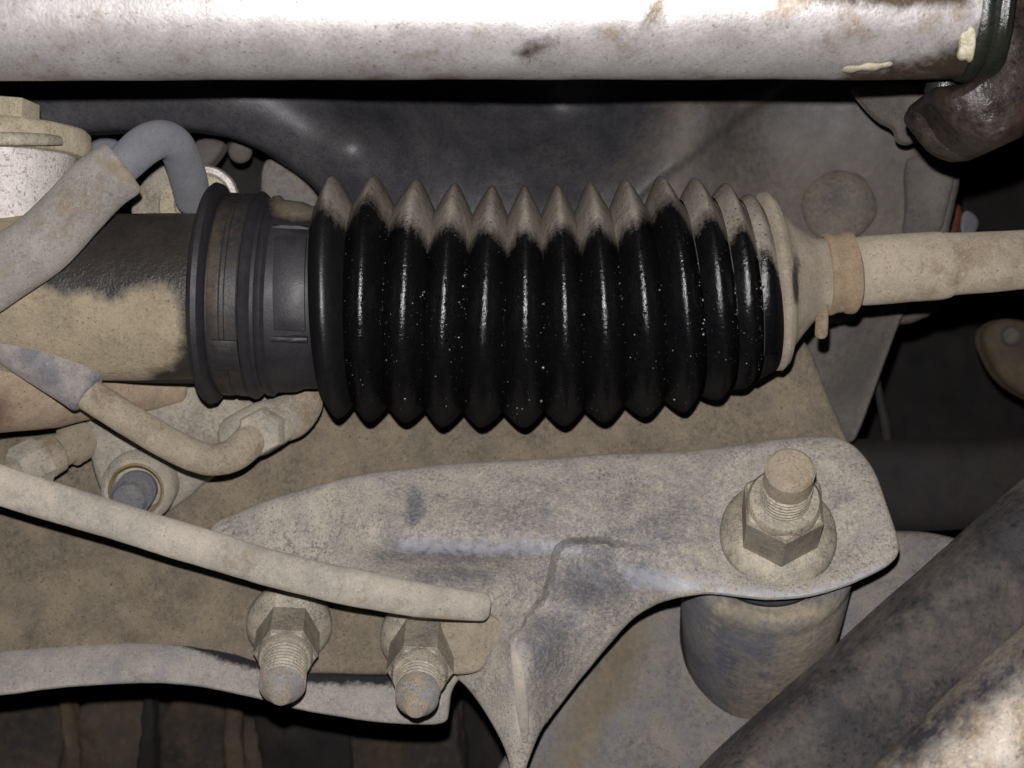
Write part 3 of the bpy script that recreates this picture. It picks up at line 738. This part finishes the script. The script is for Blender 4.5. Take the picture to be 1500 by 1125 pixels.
sheet('paint_dab', [(1406,52),(1411,44),(1416,47),(1420,36),(1429,40),(1430,62),(1428,78),(1424,92),(1417,84),(1411,88),(1403,80),(1408,66)], lambda P: np.full(len(P), -70.0)-np.sqrt(np.maximum(104**2-(P[:, 1]-10)**2, 0))*0.163-1.0, ylw, tt_, step=5, thick=1.0, bevel=(3,0.4))
sheet('paint_dab', [(1230,102),(1245,95),(1258,97),(1270,91),(1290,93),(1306,89),(1309,96),(1290,99),(1282,104),(1262,101),(1248,107)], lambda P: np.full(len(P), -70.0)-np.sqrt(np.maximum(108**2-(P[:, 1]-10)**2, 0))*0.163-0.6, ylw, tt_, step=5, thick=1.0, bevel=(3,0.4))

hg = empty('hanger_bracket', W(1440, 150, -60), 'lumpy oily brown rusted hanger at the top right corner', 'hanger')
def dome(cx, cy, rx, ry, Yb, h):
    return lambda P: Yb-h*np.sqrt(np.clip(1-((P[:, 0]-cx)/rx)**2-((P[:, 1]-cy)/ry)**2, 0, 1))
sheet('hanger_lobe', [(1462,-30),(1545,-40),(1560,150),(1510,190),(1485,204),(1450,219),(1415,213),(1388,194),(1370,166),(1356,146),(1372,124),(1405,124),(1432,112),(1450,70)],
      dome(1458, 105, 125, 150, -50, 24), M['oil'], hg, step=5, thick=24, bevel=(22,9), jitter=1.2, jscale=110, mask=polymask([(1455,-20),(1478,-20),(1470,60),(1440,95)], [(1485,150),(1520,140),(1520,210),(1470,205)], [(1366,138),(1384,120),(1392,150),(1376,160)], soft=8))
lathe('hanger_bolt', W(1388, 128, -46), W(1352, 136, -66), [(0,4.2),(6,4.4),(7.5,3.6),(8.3,2.2),(8.5,0.3)], M['oilring'], hg, n=28, jitter=0.3)
tbk = sheet('tab_bracket', [(1240,120),(1348,118),(1372,150),(1378,204),(1345,205),(1330,212),(1314,206),(1312,188),(1288,178),(1264,152)], [(1250,130,42),(1310,180,40),(1320,205,42),(1330,140,30),(1375,200,46),(1345,180,36)], M['panel2'], None, step=7, thick=3, bevel=(5,1.5))
tag(tbk, 'small dusty grey tab of folded sheet beside the oily hanger', 'bracket')

# ================================================================== UNDERBODY PANEL behind
up = empty('underbody_panel', W(800, 260, 80), 'dark grey pressed underbody panel behind the boot with an arched cutout at left', 'panel')
def crease(P):
    x, y = P[:, 0], P[:, 1]
    l = (x-975)*0.62+(y-258)*0.80                      # right of the slanting seam the panel steps back
    return 3*sstep(-8, 9, l)*sstep(900, 960, x)
sheet('pressed_panel', [(30,60),(1300,60),(1330,130),(1345,205),(1372,215),(1392,232),(1410,256),(1398,300),(1388,345),(1384,470),(1250,480),(1130,470),(700,440),(520,420),(490,330),(466,280),(440,257),(404,232),(362,209),(320,196),(250,190),(130,196),(60,196),(30,170)],
      [(40,80,64),(40,180,66),(200,150,60),(200,185,66),(340,160,56),(340,195,62),(430,175,58),(440,245,66),(520,205,56),(470,270,66),(600,255,70),(540,330,78),(520,160,70),(600,170,80),
       (700,170,100),(820,170,112),(820,120,110),(900,185,100),(760,230,92),(800,290,88),(960,200,84),(1040,170,82),(980,250,82),(1100,200,94),(1220,180,92),(1150,300,96),(1300,240,92),(1390,260,92),(1380,400,100),(1150,440,104)],
      M['panel'], up, step=8, thick=4, bevel=(9,4), extra=crease, feats=[[(930,293),(975,258),(1040,208),(1100,161)]], jitter=0.5,
      mask=lambda px, py, v: float(min(1, 0.5*sstep(960,1120,px)*sstep(150,330,py)+0.35*sstep(960,1000,px)+0.3*sstep(880,960,px+ (py-200)*0.7)*sstep(1040,1000,px))))
lathe('round_boss', W(1228, 302, 100), W(1226, 300, 84), [(0,13.2),(4,12.8),(6.5,11.2),(8.2,8.5),(9.2,5),(9.5,0.4)], mat('dusty_boss', (122,114,100), (98,94,89), (66,63,60), None, rough=0.85, scale=80, mottle=0.7, bump=0.6, contrast=1.3), up, n=48, jitter=1.1, jscale=90)
ra = sheet('rear_arm', [(1140,400),(1360,420),(1335,440),(1318,470),(1296,530),(1278,580),(1262,625),(1248,652),(1228,640),(1212,600),(1196,560),(1170,510),(1140,480)],
      [(1160,420,112),(1330,430,96),(1250,480,108),(1205,555,112),(1215,600,100),(1300,500,90),(1250,640,92),(1270,560,92),(1185,520,112)], M['panel2'], None, step=8, thick=5, bevel=(6,3))
tag(ra, 'grey curved rear arm hanging down behind the tie rod', 'arm')

sheet('gusset', [(1322,236),(1345,226),(1378,220),(1400,254),(1388,300),(1376,350),(1318,352),(1330,300)], [(1330,240,92),(1400,250,86),(1390,340,92),(1325,345,98),(1360,290,89)], M['panel2'], up, step=8, thick=3, bevel=(6,1.6))

# dark interior seen through the arch and behind
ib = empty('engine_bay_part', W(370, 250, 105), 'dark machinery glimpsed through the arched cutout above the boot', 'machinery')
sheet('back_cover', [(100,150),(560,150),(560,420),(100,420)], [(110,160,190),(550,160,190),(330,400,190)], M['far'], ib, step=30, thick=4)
sheet('grey_tab', [(282,202),(330,205),(325,222),(306,246),(280,244)], [(290,210,96),(325,210,96),(290,240,96)], M['panel2'], ib, step=6, thick=6)
sheet('tan_post', [(382,236),(406,232),(470,286),(470,330),(384,330)], [(390,240,100),(460,290,100),(400,320,100)], M['greyp'], ib, step=8, thick=8)
sweep('round_stub', [(348,216,120,16),(352,222,104,17)], M['panel2'], ib, cap=0.5)

# far right
hb = sweep('cross_bar', [(1150,712,130,66),(1400,708,130,66),(1750,700,130,66)], M['far'], None, sides=36, power=4, cap=0.1, jitter=0.5)
tag(hb, 'dark horizontal bar in the gloom right of the bracket arm', 'bar')
tbm = empty('far_knuckle', W(1475, 520, 110), 'dim tan knuckle with a shiny stud at the right edge', 'knuckle')
kp_ = sheet('knuckle_plate', [(1434,492),(1455,470),(1480,466),(1540,480),(1540,600),(1490,575),(1470,560),(1452,535)], [(1440,500,212),(1500,480,206),(1480,560,212),(1530,540,206)], M['fartan'], tbm, step=8, thick=10, bevel=(10,5))
lathe('knuckle_stud', W(1482, 492, 204), W(1479, 491, 186), [(0,4.5),(6,4.3),(8,3),(8.5,0.3)], M['panel2'], kp_, n=24)
sr = empty('side_reflector', W(1405, 318, 170), 'tiny orange and white reflector above the tie rod', 'reflector')
sheet('orange_edge', [(1398,298),(1410,302),(1404,345),(1386,345)], [(1400,300,170),(1408,340,170),(1390,340,170)], M['orange'], sr, step=5, thick=4, bevel=(2,0.6))
sheet('white_face', [(1411,303),(1436,320),(1428,345),(1405,345)], [(1405,305,170),(1425,320,172),(1410,344,170)], M['white'], sr, step=5, thick=4, bevel=(2,0.6))
wr = sweep('hanging_wire', [(1284,555,125,5),(1290,590,125,6),(1298,630,125,7),(1302,680,125,7)], M['far'], None, cap=0.5)
tag(wr, 'thin dim curved wire behind the grey rear arm', 'wire')

# lower left depths
lf = empty('exhaust_heat_shield', W(300, 1080, 230), 'dim brown grey crumpled shield below the crossmember flange', 'shield')
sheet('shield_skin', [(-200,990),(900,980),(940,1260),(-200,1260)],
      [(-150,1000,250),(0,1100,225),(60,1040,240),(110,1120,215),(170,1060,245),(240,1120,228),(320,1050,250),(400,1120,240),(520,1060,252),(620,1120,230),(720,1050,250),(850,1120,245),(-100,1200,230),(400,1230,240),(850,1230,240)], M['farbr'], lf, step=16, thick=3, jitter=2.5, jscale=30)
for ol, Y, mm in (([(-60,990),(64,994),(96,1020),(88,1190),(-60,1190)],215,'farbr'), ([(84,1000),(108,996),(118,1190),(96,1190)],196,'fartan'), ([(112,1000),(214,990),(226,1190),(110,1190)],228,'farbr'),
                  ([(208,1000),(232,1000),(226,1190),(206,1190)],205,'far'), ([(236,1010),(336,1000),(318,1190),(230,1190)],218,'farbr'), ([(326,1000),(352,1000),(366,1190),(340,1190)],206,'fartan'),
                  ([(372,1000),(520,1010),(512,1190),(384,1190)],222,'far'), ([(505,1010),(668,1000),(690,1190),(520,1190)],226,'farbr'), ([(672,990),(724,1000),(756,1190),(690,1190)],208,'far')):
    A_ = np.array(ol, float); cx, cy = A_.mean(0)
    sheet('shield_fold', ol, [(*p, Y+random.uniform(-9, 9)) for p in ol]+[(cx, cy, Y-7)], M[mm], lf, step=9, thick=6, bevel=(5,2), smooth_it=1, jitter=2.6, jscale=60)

# the dark body shell that closes everything off behind
bk = sheet('body_shell', [(-700,-500),(2200,-500),(2200,1700),(-700,1700)], [(-700,-500,420),(2200,-500,420),(700,1700,420)], M['far'], None, step=120, thick=5, jitter=2, jscale=8)
bk['kind'] = 'structure'; bk.name = 'body_shell'
